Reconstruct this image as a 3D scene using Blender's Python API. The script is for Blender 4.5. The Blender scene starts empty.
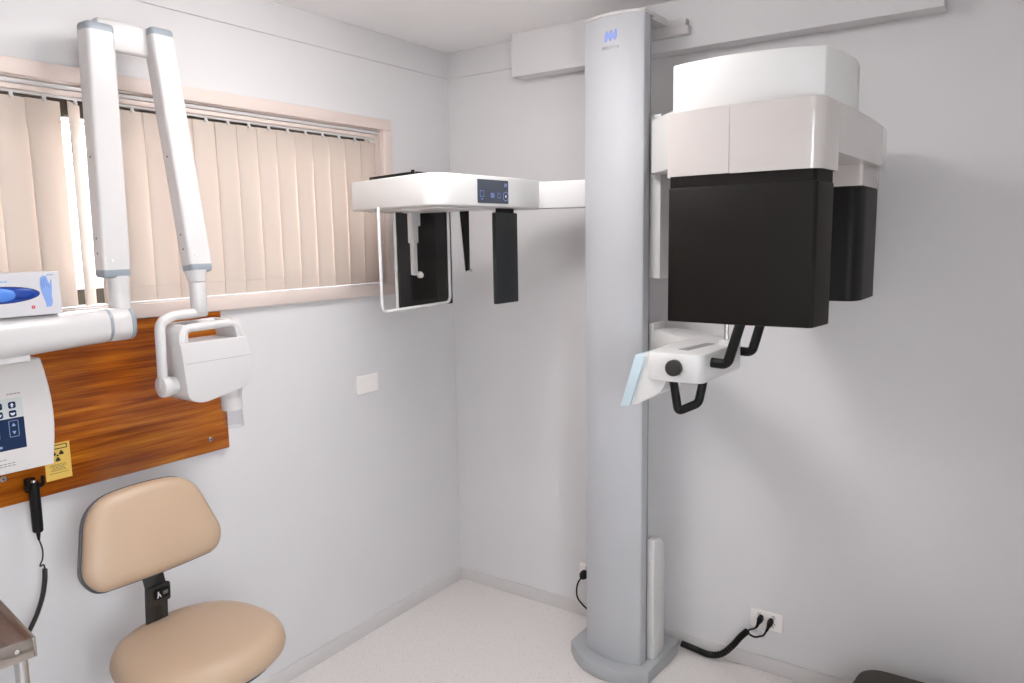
import bpy, bmesh, math, random
from mathutils import Vector, Matrix, Euler
random.seed(7)
scn = bpy.context.scene
COL = scn.collection
PI = math.pi

# ------------------------------------------------------------------ camera
cam = bpy.data.cameras.new('camera')
cam.sensor_width = 36.0
cam.lens = 36.0 * 753.76 / 1024.0
cam.clip_start = 0.05
cam_o = bpy.data.objects.new('camera', cam); COL.objects.link(cam_o)
yaw, pit, rol = 0.609966, 0.134833, -0.017058
fw = Vector((-math.sin(yaw)*math.cos(pit), math.cos(yaw)*math.cos(pit), -math.sin(pit)))
r0 = Vector((math.cos(yaw), math.sin(yaw), 0)); u0 = r0.cross(fw)
rv = math.cos(rol)*r0 + math.sin(rol)*u0; uv = -math.sin(rol)*r0 + math.cos(rol)*u0
cam_o.matrix_world = Matrix(((rv.x, uv.x, -fw.x, 2.1741), (rv.y, uv.y, -fw.y, -2.6544), (rv.z, uv.z, -fw.z, 1.5942), (0, 0, 0, 1)))
scn.camera = cam_o

# ------------------------------------------------------------------ world, lights, exposure
w = bpy.data.worlds.new('world'); scn.world = w; w.use_nodes = True
bg = w.node_tree.nodes['Background']; bg.inputs[0].default_value = (0.93, 0.96, 1.0, 1); bg.inputs[1].default_value = 9.4
scn.view_settings.view_transform = 'Standard'; scn.view_settings.look = 'None'
scn.view_settings.gamma = 1.0; scn.view_settings.use_curve_mapping = False
scn.view_settings.exposure = 0.57
LAMPS = [((0.90, -1.20), 14.2)]     # flush opal ceiling lamp: centre, emission

# ------------------------------------------------------------------ helpers
def lin(r, g=None, b=None):
    if g is None: g = b = r
    f = lambda c: (c/255/12.92) if c/255 <= 0.04045 else ((c/255+0.055)/1.055)**2.4
    return (f(r), f(g), f(b), 1.0)

def mat(name, col, rough=0.5, metal=0.0, spec=0.5, coat=0.0):
    m = bpy.data.materials.new(name); m.use_nodes = True
    b = m.node_tree.nodes['Principled BSDF']
    b.inputs['Base Color'].default_value = col; b.inputs['Roughness'].default_value = rough
    b.inputs['Metallic'].default_value = metal; b.inputs['Specular IOR Level'].default_value = spec
    b.inputs['Coat Weight'].default_value = coat
    return m
def nn(m, t, **kw):
    n = m.node_tree.nodes.new(t)
    for k, v in kw.items(): setattr(n, k, v)
    return n
def lk(m, a, b): m.node_tree.links.new(a, b)
def bsdf(m): return m.node_tree.nodes['Principled BSDF']
def coords(m, scale=(1, 1, 1)):
    t = nn(m, 'ShaderNodeTexCoord'); mp = nn(m, 'ShaderNodeMapping'); mp.inputs['Scale'].default_value = scale
    lk(m, t.outputs['Object'], mp.inputs['Vector']); return mp.outputs['Vector']
def noise(m, vec, scale, detail=3, rough=0.5):
    n = nn(m, 'ShaderNodeTexNoise'); n.inputs['Scale'].default_value = scale; n.inputs['Detail'].default_value = detail
    n.inputs['Roughness'].default_value = rough; lk(m, vec, n.inputs['Vector']); return n.outputs['Fac']
def ramp(m, fac, stops):
    r = nn(m, 'ShaderNodeValToRGB'); el = r.color_ramp.elements
    while len(el) < len(stops): el.new(0.5)
    for e, (p, c) in zip(el, stops): e.position = p; e.color = c
    lk(m, fac, r.inputs['Fac']); return r.outputs['Color']
def bump(m, h, strength, dist=0.002):
    b = nn(m, 'ShaderNodeBump'); b.inputs['Strength'].default_value = strength; b.inputs['Distance'].default_value = dist
    lk(m, h, b.inputs['Height']); lk(m, b.outputs['Normal'], bsdf(m).inputs['Normal'])
def grained(name, col, rough, scale=60, strength=0.1, dist=0.001, var=0.0, **kw):
    m = mat(name, col, rough, **kw); v = coords(m); h = noise(m, v, scale, 4)
    bump(m, h, strength, dist)
    if var:
        h2 = noise(m, v, 2.5, 3)
        c0 = tuple(c*(1-var) for c in col[:3])+(1,); c1 = tuple(min(1, c*(1+var)) for c in col[:3])+(1,)
        lk(m, ramp(m, h2, [(0.3, c0), (0.7, c1)]), bsdf(m).inputs['Base Color'])
    return m

M = {}
M['wall'] = grained('wall_paint', lin(222, 219, 220), 0.75, 130, 0.12, 0.001, 0.015)
M['ceiling'] = grained('ceiling_paint', lin(250, 247, 247), 0.85, 90, 0.08, 0.001, 0.01)
M['trim'] = grained('trim_paint', lin(208, 203, 202), 0.45, 40, 0.05, 0.001)
M['white'] = grained('white_enamel', lin(212, 208, 208), 0.25, 300, 0.02, 0.0005)
M['gloss'] = grained('glossy_white_shell', lin(200, 192, 189), 0.1, 200, 0.01, 0.0003, coat=0.4)
M['satin'] = grained('satin_white_shell', lin(222, 220, 219), 0.4, 300, 0.02, 0.0004)
M['offwhite'] = grained('offwhite_plastic', lin(222, 217, 215), 0.35, 300, 0.03, 0.0005)
M['plate'] = grained('white_switch_plastic', lin(246, 240, 237), 0.35, 200, 0.02, 0.0004)
M['grey'] = grained('blue_grey_plastic', lin(150, 157, 165), 0.35, 200, 0.03, 0.0005)
M['silver'] = grained('silver_column_lacquer', lin(194, 195, 199), 0.55, 500, 0.03, 0.0003, metal=0.08, spec=0.35)
M['silver_dark'] = grained('dark_silver_lacquer', lin(156, 162, 170), 0.45, 500, 0.03, 0.0003, metal=0.2)
M['base'] = grained('grey_base_lacquer', lin(172, 174, 177), 0.4, 400, 0.04, 0.0004)
M['cream'] = grained('cream_gloss_paint', lin(228, 211, 203), 0.5, 30, 0.06, 0.001)
M['bronze'] = grained('dark_bronze_aluminium', lin(72, 66, 60), 0.35, 200, 0.03, 0.0004, metal=0.5)
M['black'] = grained('black_plastic', lin(17, 16, 15), 0.5, 350, 0.08, 0.0006, spec=0.25)
M['brownblack'] = grained('brown_black_textured_shell', lin(18, 14, 11), 0.5, 420, 0.2, 0.0006, spec=0.25)
M['bluegreyblack'] = grained('blue_black_shell', lin(26, 30, 33), 0.45, 400, 0.1, 0.0005)
M['rubber'] = grained('dark_grey_plastic', lin(46, 43, 41), 0.5, 200, 0.1, 0.0006)
M['tan'] = grained('tan_leatherette', lin(190, 163, 138), 0.42, 220, 0.12, 0.0008, 0.015)
M['shell'] = grained('slate_seat_shell', lin(76, 77, 84), 0.45, 200, 0.05, 0.0006)
M['chrome'] = grained('chrome', lin(205, 205, 205), 0.18, 300, 0.02, 0.0002, metal=1.0)
M['navy'] = mat('navy_print', lin(20, 42, 78), 0.25)
M['paleprint'] = mat('pale_grey_print', lin(205, 208, 208), 0.3)
M['lightblueprint'] = mat('light_blue_print', lin(150, 175, 215), 0.3)
M['greyprint'] = mat('grey_lettering', lin(150, 146, 148), 0.4)
M['palegreyprint'] = mat('pale_grey_lettering', lin(172, 170, 174), 0.4)
M['blueprint'] = mat('blue_emblem_print', lin(140, 156, 222), 0.4)
M['whiteprint'] = mat('white_print', lin(225, 228, 235), 0.4)
M['yellow'] = grained('yellow_sign_plastic', lin(226, 188, 96), 0.4, 60, 0.03, 0.0005, 0.03)
M['ink'] = mat('black_ink', lin(28, 25, 22), 0.5)
M['brownink'] = mat('brown_ink', lin(120, 95, 50), 0.5)
M['glovebox'] = grained('white_card', lin(206, 203, 207), 0.5, 80, 0.03, 0.0005)
M['gloveprint'] = grained('printed_glove_blue', lin(132, 162, 220), 0.5, 30, 0.02, 0.0004, 0.12)
M['gloveprint2'] = mat('printed_glove_shade_blue', lin(96, 128, 198), 0.5)
M['nitrile'] = grained('blue_nitrile', lin(84, 138, 226), 0.4, 40, 0.35, 0.003, 0.15)
M['nitrile_deep'] = grained('deep_blue_nitrile', lin(14, 62, 156), 0.4, 40, 0.35, 0.003, 0.2)
M['red'] = mat('red_print', lin(200, 50, 75), 0.5)
M['skyfilm'] = grained('pale_blue_film', lin(192, 210, 218), 0.4, 90, 0.4, 0.002, 0.05)
M['case'] = grained('dark_olive_grey_fabric', lin(66, 63, 57), 0.7, 260, 0.3, 0.001, 0.05)
M['screenblue'] = mat('slate_touch_panel', lin(70, 76, 88), 0.2)
M['screenicon'] = mat('blue_icon_print', lin(104, 122, 178), 0.3)

m = M['floor'] = mat('speckled_vinyl', lin(214, 207, 204), 0.42)
v = coords(m)
vo = nn(m, 'ShaderNodeTexVoronoi'); vo.inputs['Scale'].default_value = 190; lk(m, v, vo.inputs['Vector'])
n1 = noise(m, v, 150, 5, 0.7)
c1 = ramp(m, n1, [(0.3, lin(216, 209, 206)), (0.5, lin(230, 223, 220)), (0.68, lin(234, 229, 227))])
c2 = ramp(m, vo.outputs['Color'], [(0.10, lin(180, 172, 168)), (0.2, (1, 1, 1, 1))])
mx = nn(m, 'ShaderNodeMix', data_type='RGBA', blend_type='MULTIPLY'); mx.inputs[0].default_value = 0.22
lk(m, c1, mx.inputs[6]); lk(m, c2, mx.inputs[7]); lk(m, mx.outputs[2], bsdf(m).inputs['Base Color'])
bump(m, n1, 0.06, 0.001)

m = M['wood'] = mat('varnished_red_brown_timber', lin(150, 78, 24), 0.22, coat=0.25)
v = coords(m, (3.0, 1.1, 22.0)); n1 = noise(m, v, 1.8, 5, 0.6)
v2 = coords(m, (4.0, 3.0, 170.0)); n2 = noise(m, v2, 1.4, 4, 0.6)
v3 = coords(m, (2.0, 1.6, 5.0)); n3 = noise(m, v3, 1.2, 2, 0.5)
a = nn(m, 'ShaderNodeMath', operation='MULTIPLY_ADD'); lk(m, n2, a.inputs[0]); a.inputs[1].default_value = 0.45; lk(m, n1, a.inputs[2])
a2 = nn(m, 'ShaderNodeMath', operation='MULTIPLY_ADD'); lk(m, n3, a2.inputs[0]); a2.inputs[1].default_value = 0.45; lk(m, a.outputs[0], a2.inputs[2])
a3 = nn(m, 'ShaderNodeMath', operation='MULTIPLY'); lk(m, a2.outputs[0], a3.inputs[0]); a3.inputs[1].default_value = 0.5
lk(m, ramp(m, a3.outputs[0], [(0.35, lin(102, 43, 8)), (0.43, lin(146, 70, 10)), (0.50, lin(176, 96, 16)), (0.58, lin(204, 126, 36))]), bsdf(m).inputs['Base Color'])
bump(m, n2, 0.05, 0.0006)

m = M['steel'] = mat('brushed_stainless', lin(182, 174, 166), 0.3, 1.0)
v = coords(m, (1, 60, 60)); n1 = noise(m, v, 14, 3)
lk(m, ramp(m, n1, [(0.3, (0.27, 0.27, 0.27, 1)), (0.7, (0.33, 0.33, 0.33, 1))]), bsdf(m).inputs['Roughness'])

m = M['slat'] = mat('blind_fabric', lin(214, 200, 190), 0.8)
nt = m.node_tree; out = nt.nodes['Material Output']
tr = nn(m, 'ShaderNodeBsdfTranslucent'); tr.inputs[0].default_value = lin(228, 214, 206)
ms = nn(m, 'ShaderNodeMixShader'); ms.inputs[0].default_value = 0.18
lk(m, bsdf(m).outputs[0], ms.inputs[1]); lk(m, tr.outputs[0], ms.inputs[2]); lk(m, ms.outputs[0], out.inputs['Surface'])
v = coords(m, (300, 300, 40)); bump(m, noise(m, v, 3, 2), 0.15, 0.0005)

def glassmat(name, col, rough=0.0):
    m = mat(name, col, rough); b = bsdf(m)
    t = nn(m, 'ShaderNodeBsdfTransparent'); t.inputs[0].default_value = col
    g = nn(m, 'ShaderNodeBsdfGlossy'); g.inputs['Roughness'].default_value = rough
    fr = nn(m, 'ShaderNodeFresnel'); fr.inputs[0].default_value = 1.45
    ge = nn(m, 'ShaderNodeNewGeometry'); iv = nn(m, 'ShaderNodeMath', operation='SUBTRACT'); iv.inputs[0].default_value = 1.0; lk(m, ge.outputs['Backfacing'], iv.inputs[1])
    mu = nn(m, 'ShaderNodeMath', operation='MULTIPLY'); lk(m, fr.outputs[0], mu.inputs[0]); lk(m, iv.outputs[0], mu.inputs[1])
    x = nn(m, 'ShaderNodeMixShader'); lk(m, mu.outputs[0], x.inputs[0]); lk(m, t.outputs[0], x.inputs[1]); lk(m, g.outputs[0], x.inputs[2])
    lk(m, x.outputs[0], m.node_tree.nodes['Material Output'].inputs['Surface']); m.node_tree.nodes.remove(b); return m
M['glass'] = glassmat('window_glass', (0.96, 0.98, 0.98, 1))
M['acrylic'] = glassmat('clear_acrylic', (0.95, 0.95, 0.95, 1), 0.03)
M['clearplastic'] = glassmat('cloudy_clear_plastic', (0.95, 0.95, 0.96, 1), 0.1)
m = M['lamp'] = mat('lamp_diffuser', (1, 1, 1, 1), 0.5)
bsdf(m).inputs['Emission Color'].default_value = (1, 0.985, 0.975, 1); bsdf(m).inputs['Emission Strength'].default_value = 3.0
M['house'] = grained('pale_render', lin(235, 235, 232), 0.8, 20, 0.1, 0.004, 0.03)
M['roof'] = grained('pale_blue_grey_roofing', lin(170, 182, 200), 0.7, 20, 0.2, 0.004, 0.05)
M['lawn'] = grained('pale_concrete', lin(205, 203, 198), 0.9, 30, 0.3, 0.004, 0.08)

# ------------------------------------------------------------------ mesh tools
def BM(): return bmesh.new()
def join(bm, src):
    me = bpy.data.meshes.new('tmp'); src.to_mesh(me); src.free(); bm.from_mesh(me); bpy.data.meshes.remove(me); return bm
def bevel_all(b, r, seg=2, ang=30):
    if r <= 0: return
    es = [e for e in b.edges if len(e.link_faces) == 2 and e.calc_face_angle(0) > math.radians(ang)]
    bmesh.ops.bevel(b, geom=es, offset=r, segments=seg, profile=0.5, affect='EDGES', clamp_overlap=True)
def box(bm, lo, hi, bev=0.0, seg=2, mtx=None):
    b = BM(); bmesh.ops.create_cube(b, size=1.0)
    for vv in b.verts:
        vv.co = Vector([(lo[i]+hi[i])/2 + vv.co[i]*(hi[i]-lo[i]) for i in range(3)])
    bevel_all(b, bev, seg)
    if mtx: b.transform(mtx)
    return join(bm, b)
def prism(bm, pts, z0, z1, bev=0.0, seg=2, mtx=None, ang=30, holes=None):
    """extrude a 2D outline (x, y) from z0 to z1"""
    b = BM(); vs = [b.verts.new((x, y, z0)) for x, y in pts]; f = b.faces.new(vs); b.normal_update()
    if f.normal.z > 0: f.normal_flip()
    r = bmesh.ops.extrude_face_region(b, geom=[f])
    bmesh.ops.translate(b, vec=(0, 0, z1-z0), verts=[g for g in r['geom'] if isinstance(g, bmesh.types.BMVert)])
    bmesh.ops.recalc_face_normals(b, faces=b.faces[:])
    bevel_all(b, bev, seg, ang)
    if mtx: b.transform(mtx)
    return join(bm, b)
def ringprism(bm, outer, inner, z0, z1, mtx=None):
    """extruded outline with a hole; outer and inner have the same point count"""
    b = BM(); n = len(outer); L = []
    for z in (z0, z1):
        L.append(([b.verts.new((x, y, z)) for x, y in outer], [b.verts.new((x, y, z)) for x, y in inner]))
    for i in range(n):
        j = (i+1) % n
        (o0, i0), (o1, i1) = L
        for q in ((o0[i], o0[j], o1[j], o1[i]), (i0[j], i0[i], i1[i], i1[j]), (o0[j], o0[i], i0[i], i0[j]), (o1[i], o1[j], i1[j], i1[i])):
            b.faces.new(q)
    bmesh.ops.recalc_face_normals(b, faces=b.faces[:])
    if mtx: b.transform(mtx)
    return join(bm, b)
def frame_of(d):
    d = d.normalized(); a = Vector((0, 0, 1)) if abs(d.z) < 0.9 else Vector((1, 0, 0))
    x = d.cross(a).normalized(); y = d.cross(x).normalized(); return x, y
def cyl(bm, p0, p1, r0, r1=None, seg=24, bev=0.0):
    p0 = Vector(p0); p1 = Vector(p1); r1 = r0 if r1 is None else r1
    x, y = frame_of(p1-p0); b = BM(); A = []; B = []
    for i in range(seg):
        t = 2*PI*i/seg; d = x*math.cos(t)+y*math.sin(t)
        A.append(b.verts.new(p0+d*r0)); B.append(b.verts.new(p1+d*r1))
    for i in range(seg):
        j = (i+1) % seg; b.faces.new((A[i], A[j], B[j], B[i]))
    b.faces.new(A[::-1]); b.faces.new(B); bmesh.ops.recalc_face_normals(b, faces=b.faces[:])
    bevel_all(b, bev, 2, 50); return join(bm, b)
def smooth_path(pts, n=6):
    P = [Vector(p) for p in pts]; out = []
    for i in range(len(P)-1):
        p0 = P[max(i-1, 0)]; p1 = P[i]; p2 = P[i+1]; p3 = P[min(i+2, len(P)-1)]
        for k in range(n):
            t = k/n
            out.append(0.5*((2*p1)+(p2-p0)*t+(2*p0-5*p1+4*p2-p3)*t*t+(3*p1-p0-3*p2+p3)*t**3))
    out.append(P[-1]); return out
def round_path(pts, r, n=6):
    """polyline with filleted corners"""
    P = [Vector(p) for p in pts]; out = [P[0]]
    for i in range(1, len(P)-1):
        a = (P[i-1]-P[i]); c = (P[i+1]-P[i]); rr = min(r, a.length*0.48, c.length*0.48)
        s = P[i]+a.normalized()*rr; e = P[i]+c.normalized()*rr
        for k in range(n+1):
            t = k/n; out.append(s*(1-t)**2+P[i]*2*t*(1-t)+e*t*t)
    out.append(P[-1]); return out
def tube(bm, pts, r, seg=10, flat=1.0, ref=None):
    P = [Vector(p) for p in pts]; b = BM(); R = []; px = None
    for i, p in enumerate(P):
        d = (P[min(i+1, len(P)-1)]-P[max(i-1, 0)]).normalized()
        if px is None:
            x = frame_of(d)[0] if ref is None else (Vector(ref)-d*d.dot(Vector(ref))).normalized()
        else: x = (px-d*d.dot(px)).normalized()
        px = x; y = d.cross(x).normalized()
        rr = r[i] if isinstance(r, (list, tuple)) else r
        R.append([b.verts.new(p+x*math.cos(2*PI*k/seg)*rr+y*math.sin(2*PI*k/seg)*rr*flat) for k in range(seg)])
    for i in range(len(R)-1):
        for k in range(seg):
            j = (k+1) % seg; b.faces.new((R[i][k], R[i][j], R[i+1][j], R[i+1][k]))
    b.faces.new(R[0][::-1]); b.faces.new(R[-1]); bmesh.ops.recalc_face_normals(b, faces=b.faces[:])
    return join(bm, b)
def rrect(w, h, r, n=5, cx=0, cy=0):
    out = []
    for sx, sy, a0 in ((1, 1, 0), (-1, 1, 90), (-1, -1, 180), (1, -1, 270)):
        for k in range(n+1):
            t = math.radians(a0+90*k/n)
            out.append((cx+sx*(w/2-r)+r*math.cos(t), cy+sy*(h/2-r)+r*math.sin(t)))
    return out
def round2(pts, rs, n=5):
    """2D outline with rounded corners; rs radius per corner"""
    out = []; N = len(pts)
    for i in range(N):
        p = Vector(pts[i]); a = Vector(pts[i-1])-p; c = Vector(pts[(i+1) % N])-p
        r = rs if not isinstance(rs, (list, tuple)) else rs[i]
        if r <= 0: out.append(tuple(p)); continue
        rr = min(r, a.length*0.49, c.length*0.49)
        s = p+a.normalized()*rr; e = p+c.normalized()*rr
        for k in range(n+1):
            t = k/n; q = s*(1-t)**2+p*2*t*(1-t)+e*t*t; out.append((q.x, q.y))
    return out
def pillow(bm, outline, prof, mtx=None):
    """stack of scaled outlines: prof = [(inset scale, height), ...]"""
    b = BM(); R = []
    for s, h in prof: R.append([b.verts.new((x*s, y*s, h)) for x, y in outline])
    n = len(outline)
    for i in range(len(R)-1):
        for k in range(n):
            j = (k+1) % n; b.faces.new((R[i][k], R[i][j], R[i+1][j], R[i+1][k]))
    b.faces.new(R[0][::-1]); b.faces.new(R[-1]); bmesh.ops.recalc_face_normals(b, faces=b.faces[:])
    if mtx: b.transform(mtx)
    return join(bm, b)
# maps a 2D outline drawn as (y, z) so that extrusion runs along world +x
YZ = Matrix(((0, 0, 1, 0), (1, 0, 0, 0), (0, 1, 0, 0), (0, 0, 0, 1)))
# maps a 2D outline drawn as (x, z) so that extrusion runs along world -y
XZ = Matrix(((1, 0, 0, 0), (0, 0, -1, 0), (0, 1, 0, 0), (0, 0, 0, 1)))

WORLD = {}
def origin(o):
    p = Vector((0, 0, 0))
    while o is not None: p = p+o.location; o = o.parent
    return p
def obj(name, bm, m, parent=None, smooth=35, loc=None):
    """bm in world coordinates; becomes one mesh object (a part when it has a parent)"""
    me = bpy.data.meshes.new(name)
    if parent is not None: bmesh.ops.translate(bm, vec=-origin(parent), verts=bm.verts[:])
    elif loc is not None: bmesh.ops.translate(bm, vec=-Vector(loc), verts=bm.verts[:])
    bm.to_mesh(me); bm.free(); me.materials.append(M[m] if isinstance(m, str) else m)
    if smooth:
        me.polygons.foreach_set('use_smooth', [True]*len(me.polygons)); me.set_sharp_from_angle(angle=math.radians(smooth))
    o = bpy.data.objects.new(name, me); COL.objects.link(o)
    if parent is not None: o.parent = parent
    elif loc is not None: o.location = loc
    return o
def tag(o, label, cat, group=None):
    o['label'] = label; o['category'] = cat
    if group: o['group'] = group
    return o
def thing(name, label, cat, loc, group=None):
    o = bpy.data.objects.new(name, None); o.empty_display_size = 0.05; COL.objects.link(o); o.location = loc
    return tag(o, label, cat, group)
def struct(name, bm, m, label, cat):
    o = obj(name, bm, m); o['kind'] = 'structure'; o['label'] = label; o['category'] = cat; return o
def text(bm, body, size, mtx, depth=0.0004, spacing=1.0):
    cu = bpy.data.curves.new('t', 'FONT'); cu.body = body; cu.size = size; cu.extrude = depth; cu.align_x = 'CENTER'; cu.align_y = 'CENTER'
    cu.space_character = spacing; cu.resolution_u = 3
    o = bpy.data.objects.new('t', cu); COL.objects.link(o); bpy.context.view_layer.update()
    me = bpy.data.meshes.new_from_object(o.evaluated_get(bpy.context.evaluated_depsgraph_get()))
    bpy.data.objects.remove(o); bpy.data.curves.remove(cu)
    b = BM(); b.from_mesh(me); bpy.data.meshes.remove(me); b.transform(mtx); return join(bm, b)
def face_x(x, y, z):   # local (u right, v up, n out) on a surface that faces +x; right is +y
    return Matrix(((0, 0, 1, x), (1, 0, 0, y), (0, 1, 0, z), (0, 0, 0, 1)))
def face_y(x, y, z):   # on a surface that faces -y; right is +x
    return Matrix(((1, 0, 0, x), (0, 0, -1, y), (0, 1, 0, z), (0, 0, 0, 1)))

# ------------------------------------------------------------------ room shell
H = 2.4; RX = 2.9; FY = -3.1; T = 0.12
WY0, WY1, WZ0, WZ1 = -2.62, -0.425, 1.428, 2.030     # window opening in the left wall
b = BM(); box(b, (-T, FY-T, -0.1), (RX+T, T, 0)); struct('floor', b, 'floor', 'pale speckled vinyl floor', 'floor')
b = BM(); box(b, (-T, FY-T, H), (RX+T, T, H+0.1)); struct('ceiling', b, 'ceiling', 'flat off-white ceiling', 'ceiling')
b = BM()
box(b, (-T, FY, 0), (0, 0, WZ0)); box(b, (-T, FY, WZ1), (0, 0, H)); box(b, (-T, FY, WZ0), (0, WY0, WZ1)); box(b, (-T, WY1, WZ0), (0, 0, WZ1))
struct('wall_left', b, 'wall', 'pale grey painted wall with the window and timber board', 'wall')
b = BM(); box(b, (-T, 0, 0), (RX+T, T, H)); struct('wall_back', b, 'wall', 'pale grey painted wall behind the silver column', 'wall')
GY0, GY1, GZ0, GZ1 = -3.02, -2.12, 0.85, 2.15              # opening for an added, unseen fill-light window in the right-hand wall
b = BM(); box(b, (RX, FY, 0), (RX+T, GY0, H)); box(b, (RX, GY1, 0), (RX+T, 0, H)); box(b, (RX, GY0, 0), (RX+T, GY1, GZ0)); box(b, (RX, GY0, GZ1), (RX+T, GY1, H))
struct('wall_right', b, 'wall', 'pale grey painted wall on the right side', 'wall')
b = BM(); box(b, (-T, FY-T, 0), (RX+T, FY, H)); struct('wall_front', b, 'wall', 'pale grey painted wall facing the window corner', 'wall')
b = BM(); prism(b, [(0, 0), (0.013, 0), (0.013, 0.044), (0.007, 0.053), (0, 0.053)], 0, -FY, mtx=XZ)
struct('baseboard_left', b, 'trim', 'pale painted skirting board along the window wall', 'skirting')
b = BM(); prism(b, [(-0.013, 0), (0, 0), (0, 0.053), (-0.007, 0.053), (-0.013, 0.044)], 0.0065, RX, mtx=YZ)
struct('baseboard_back', b, 'trim', 'pale painted skirting board behind the silver column', 'skirting')
b = BM(); box(b, (0, FY, 2.29), (0.007, 0, H), 0.001); struct('trim_1', b, 'wall', 'flat cornice band along the top of the window wall', 'cornice')
b = BM(); box(b, (0.007, -0.007, 2.29), (RX, 0, H), 0.001); struct('trim_2', b, 'wall', 'flat cornice band along the top of the back wall', 'cornice')
b = BM(); box(b, (0.40, -0.085, 2.234), (1.905, -0.007, H), 0.002); struct('trim_3', b, 'wall', 'boxed painted bulkhead at the top of the back wall', 'bulkhead')

# ------------------------------------------------------------------ window
win = bpy.data.objects.new('window_1', None); COL.objects.link(win); win.location = (0, (WY0+WY1)/2, WZ0)
win['kind'] = 'structure'; win['label'] = 'wide window with cream architrave and dark metal sashes'; win['category'] = 'window'
def arch(name, lo, hi): 
    b = BM(); box(b, lo, hi, 0.004, 2); return obj(name, b, 'cream', win)
arch('architrave', (-0.002, WY0-0.05, WZ1), (0.016, WY1+0.045, WZ1+0.042))
arch('architrave', (-0.002, WY1-0.002, WZ0-0.005), (0.016, WY1+0.045, WZ1))
arch('architrave', (-0.002, WY0-0.045, WZ0-0.005), (0.016, WY0+0.002, WZ1))
arch('window_sill', (-0.09, WY0-0.045, WZ0-0.046), (0.020, WY1+0.047, WZ0-0.003))
b = BM()
box(b, (-0.088, WY0, WZ1-0.004), (-0.002, WY1, WZ1+0.0)); box(b, (-0.088, WY1-0.004, WZ0), (-0.002, WY1, WZ1-0.004)); box(b, (-0.088, WY0, WZ0), (-0.002, WY0+0.004, WZ1-0.004))
obj('reveal_lining', b, 'cream', win)
b = BM()
for lo, hi in (((WY0+.004, WZ0), (WY1-.004, WZ0+.045)), ((WY0+.004, WZ1-.075), (WY1-.004, WZ1-.004)), ((WY0+.004, WZ0+.045), (WY0+.04, WZ1-.075)), ((WY1-.04, WZ0+.045), (WY1-.004, WZ1-.075)), ((-1.10, WZ0+.045), (-1.06, WZ1-.075)), ((-2.02, WZ0+.045), (-1.98, WZ1-.075))):
    box(b, (-0.115, lo[0], lo[1]), (-0.088, hi[0], hi[1]), 0.002, 1)
sash = obj('sash_frame', b, 'bronze', win)
b = BM(); box(b, (-0.112, WY0+.04, WZ1-.092), (-0.086, WY1-.04, WZ1-.086), 0.001, 1); obj('glazing_bead', b, 'white', win)
for y0, y1 in ((WY0+.04, -2.02), (-1.98, -1.10), (-1.06, WY1-.04)):
    b = BM(); box(b, (-0.103, y0, WZ0+.045), (-0.099, y1, WZ1-.075)); obj('pane', b, 'glass', win)

fill_win = bpy.data.objects.new('added_fill_window', None); COL.objects.link(fill_win); fill_win.location = (RX, (GY0+GY1)/2, GZ0)  # out of view, added so daylight fills the left wall and head side
fill_win['kind'] = 'structure'; fill_win['label'] = 'added unseen white framed window giving fill daylight from the right'; fill_win['category'] = 'window'
b = BM()
for y0, y1, z0, z1 in ((GY0, GY1, GZ0, GZ0+.04), (GY0, GY1, GZ1-.04, GZ1), (GY0, GY0+.04, GZ0+.04, GZ1-.04), (GY1-.04, GY1, GZ0+.04, GZ1-.04)):
    box(b, (RX+.03, y0, z0), (RX+.08, y1, z1), .003, 1)
obj('window_frame', b, 'white', fill_win)
b = BM(); box(b, (RX+.054, GY0+.04, GZ0+.04), (RX+.058, GY1-.04, GZ1-.04)); obj('pane', b, 'glass', fill_win)
# vertical blind
bl = thing('vertical_blind', 'cream fabric vertical blind hanging in the window', 'blind', (-0.03, (WY0+WY1)/2, WZ1-0.004))
b = BM(); box(b, (-0.052, WY0+.006, 2.013), (-0.004, WY1-.006, 2.0255), 0.004, 2); obj('headrail', b, 'white', bl)
b = BM(); box(b, (-0.040, WY0+.008, 1.9985), (-0.010, WY1-.012, 2.0125), 0.003, 2); obj('headrail_channel', b, 'cream', bl)
b = BM(); box(b, (-0.030, WY0+.01, 1.992), (-0.018, WY1-.014, 1.998), 0.001, 1); obj('spacer_track', b, 'white', bl)
P = 0.0795
sb = BM()
N = 8
rows = []
for zz in (-0.5550, -0.51, -0.25, -0.03, 0.0):
    rows.append([[sb.verts.new((0.0015*math.cos(PI*(k/N-0.5))-0.0015+s, -0.0445+0.089*k/N, zz)) for k in range(N+1)] for s in (0, -0.0009)])
for i in range(len(rows)-1):
    for k in range(N):
        sb.faces.new((rows[i][0][k], rows[i][0][k+1], rows[i+1][0][k+1], rows[i+1][0][k]))
        sb.faces.new((rows[i][1][k+1], rows[i][1][k], rows[i+1][1][k], rows[i+1][1][k+1]))
for k in (0, N):
    for i in range(len(rows)-1):
        q = (rows[i][0][k], rows[i+1][0][k], rows[i+1][1][k], rows[i][1][k]); sb.faces.new(q if k == 0 else q[::-1])
for i in (0, len(rows)-1):
    for k in range(N):
        sb.faces.new((rows[i][0][k], rows[i][1][k], rows[i][1][k+1], rows[i][0][k+1]))
bmesh.ops.recalc_face_normals(sb, faces=sb.faces[:])
pocket = BM(); box(pocket, (-0.0002, -0.0440, -0.5115), (0.0009, 0.0440, -0.5095), 0.0002, 1)
join(sb, pocket)
sm = bpy.data.meshes.new('slat'); sb.to_mesh(sm); sb.free(); sm.materials.append(M['slat'])
sm.polygons.foreach_set('use_smooth', [True]*len(sm.polygons)); sm.set_sharp_from_angle(angle=math.radians(40))
hb = BM(); box(hb, (-0.003, -0.0045, -0.008), (0.003, 0.0045, 0.008), 0.001, 1); cyl(hb, (0.001, 0, -0.006), (0.006, 0, -0.006), 0.004, seg=10)
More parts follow.
